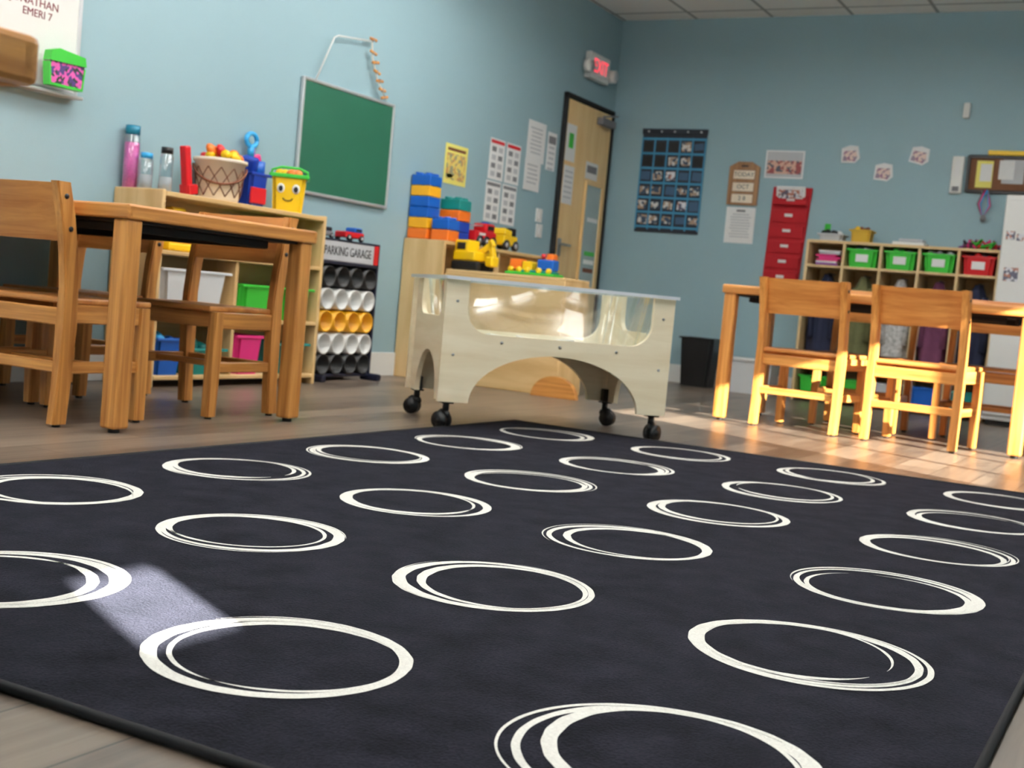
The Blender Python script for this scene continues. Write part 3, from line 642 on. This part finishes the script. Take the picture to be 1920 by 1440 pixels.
# ---------------------------------------------------------------- cubby
b=B('coat_cubby_shelf');y0,y1=8.10,8.435
cols=[-2.24,-2.003,-1.767,-1.530,-1.294,-1.058]
for x in cols: b.bb(x-.009,x+.009,y0,y1,0,1.05,MAPLE)
b.bb(cols[0],cols[-1],y0-.004,y1,1.035,1.053,MAPLE)
for i in range(5):
    for z in (.885,.25,.03): b.bb(cols[i]+.009,cols[i+1]-.009,y0+.002,y1,z-.008,z+.008,MAPLE)
    b.bb(cols[i]+.009,cols[i+1]-.009,y1-.006,y1,.038,1.035,MAPLE,bev=0)
b.done()
for i,m in ((1,GRN),(2,GRN),(3,GRN),(4,RED)):
    obox('storage_bin',(cols[i]+cols[i+1])/2,8.20,.894,.185,.19,.115,m,label=PAPER,fill=[GREY,LGREY,m])
b=B('folded_papers_pile',T(-2.12,8.22,.894))
for i in range(7): b.box((random.uniform(-.02,.02),0,.008+i*.014),(.14,.14,.012),random.choice([PAPER,PINK,LGREY,PURP]),rot=(0,0,random.uniform(-.2,.2)))
b.done()
for i,m in ((0,GRN),(1,GRN),(2,LGREY),(3,BLUE),(4,TEAL)): obox('storage_bin',(cols[i]+cols[i+1])/2,8.22,.039,.18,.19,.13,m)
def coat(x,m,w=.17,top=.84,bot=.30,y=8.25):
    b=B('hanging_coat',T(x,y,0));bm=bmesh.new();n=28;rr=[];k=14
    for j in range(k+1):
        t_=j/k;z=top+(bot-top)*t_;wd=w/2*(.25+.75*min(1,t_*3.2))*(1+.06*math.sin(9*t_+x*30))
        ring=[]
        for i in range(n):
            a=2*math.pi*i/n;fo=1+.12*math.sin(5*a+3*t_+x*20)+.06*math.sin(9*a-4*t_)
            ring.append(bm.verts.new((wd*math.cos(a)*fo,.075*math.sin(a)*fo*(.5+.5*min(1,t_*3)),z)))
        if rr:
            for i in range(n): bm.faces.new((rr[-1][i],rr[-1][(i+1)%n],ring[(i+1)%n],ring[i]))
        rr.append(ring)
    bm.faces.new(rr[0][::-1]);bm.faces.new(rr[-1]);b.add(bm,Matrix(),m,True)
    for s in (-1,1): b.tube([(s*w*.25,-.02,top-.08),(s*w*.42,-.05,top-.22),(s*w*.40,-.06,top-.42)],.022,m,10)
    b.cyl((0,.085,top+.005),.006,.17,STEEL,axis='y',seg=8);b.done()
for i,m in enumerate((COATN,TOWEL,COATG,COATP,COATN)): coat((cols[i]+cols[i+1])/2,m)
b=B('supply_caddy',T(-2.12,8.25,1.054));b.bin((0,0,0),.16,.14,.05,LGREY,fill=[GRN,WHITE,BLACK]);b.cyl((-.04,0,.07),.02,.09,GRN,seg=14);b.done()
b=B('yellow_basket',T(-1.93,8.25,1.054));b.bin((0,0,0),.13,.13,.085,plain('ochre',(200,160,40),.5),fill=[BROWN,YEL]);b.done()
b=B('folded_cloth_stack',T(-1.62,8.25,1.054));b.box((0,0,.012),(.20,.16,.022),WHITE,bev=.009);b.box((.01,.0,.034),(.15,.13,.018),LGREY,bev=.008);b.done()
b=B('ribbon_scrap_pile',T(-1.17,8.24,1.054));
for i in range(34):
    x,y=random.uniform(-.10,.10),random.uniform(-.07,.07)
    b.tube([(x,y,.008),(x+random.uniform(-.05,.05),y+random.uniform(-.03,.03),random.uniform(.03,.06)),(x+random.uniform(-.07,.07),y+random.uniform(-.04,.04),.012)],.009,random.choice([RED,PINK,BLACK,GRN,PURP,COATP]),6)
b.done()
b=B('white_cabinet');b.bb(-1.035,-.42,7.92,8.43,.03,1.37,WHITE,bev=.008);b.bb(-1.03,-.73,7.905,7.92,.06,1.34,WHITE,bev=.004);b.bb(-.725,-.425,7.905,7.92,.06,1.34,WHITE,bev=.004)
b.bb(-1.01,-.44,7.94,8.41,0,.03,BLACK)
b.tube([(-.75,7.90,.8),(-.75,7.88,.82),(-.75,7.88,.98),(-.75,7.90,1.0)],.006,ALU,8)
for x,z,w,h in ((-.985,1.13,.05,.05),(-.93,1.12,.04,.04),(-.96,.90,.08,.08)): b.box((x,7.9035,z),(w,.003,h),PH2,bev=0)
b.done()
b=B('black_trash_can',T(-2.97,8.30,0));b.bin((0,0,0),.24,.20,.34,BLACK,tap=.85);b.done()
b=B('clear_storage_tote',T(-2.58,8.25,0));b.bin((0,0,.0),.34,.24,.22,FROST,tap=.9);b.box((0,0,.226),(.37,.27,.016),WHITE,bev=.005);b.done()
# ---------------------------------------------------------------- lights
w=bpy.data.worlds.new('world');sc.world=w;w.use_nodes=True;bg=w.node_tree.nodes['Background'];bg.inputs[0].default_value=(.75,.88,1,1);bg.inputs[1].default_value=2.0
d=Vector((-.8,.42,-.3)).normalized()
s=bpy.data.lights.new('sun','SUN');s.energy=85;s.angle=.009;s.color=(1,.97,.92);so=bpy.data.objects.new('sun',s);so.rotation_euler=d.to_track_quat('-Z','Y').to_euler();so.location=(6,-3,5);bpy.context.collection.objects.link(so)
# ---------------------------------------------------------------- camera
th,p_,r_=.4903,.0668,.0918
F0=Vector((-math.sin(th),math.cos(th),0));R0=Vector((math.cos(th),math.sin(th),0));F=(F0*math.cos(p_)+Vector((0,0,-1))*math.sin(p_)).normalized();U0=R0.cross(F)
X=R0*math.cos(r_)+U0*math.sin(r_);Y=-R0*math.sin(r_)+U0*math.cos(r_);Z=-F
cam=bpy.data.cameras.new('camera');co=bpy.data.objects.new('camera',cam);bpy.context.collection.objects.link(co)
co.matrix_world=Matrix(((X.x,Y.x,Z.x,0),(X.y,Y.y,Z.y,0),(X.z,Y.z,Z.z,.48),(0,0,0,1)))
cam.sensor_width=36;cam.lens=2341/1920*36;cam.clip_start=.02
cam.dof.use_dof=True;cam.dof.focus_distance=2.0;cam.dof.aperture_fstop=8
sc.camera=co
sc.view_settings.view_transform='Standard'
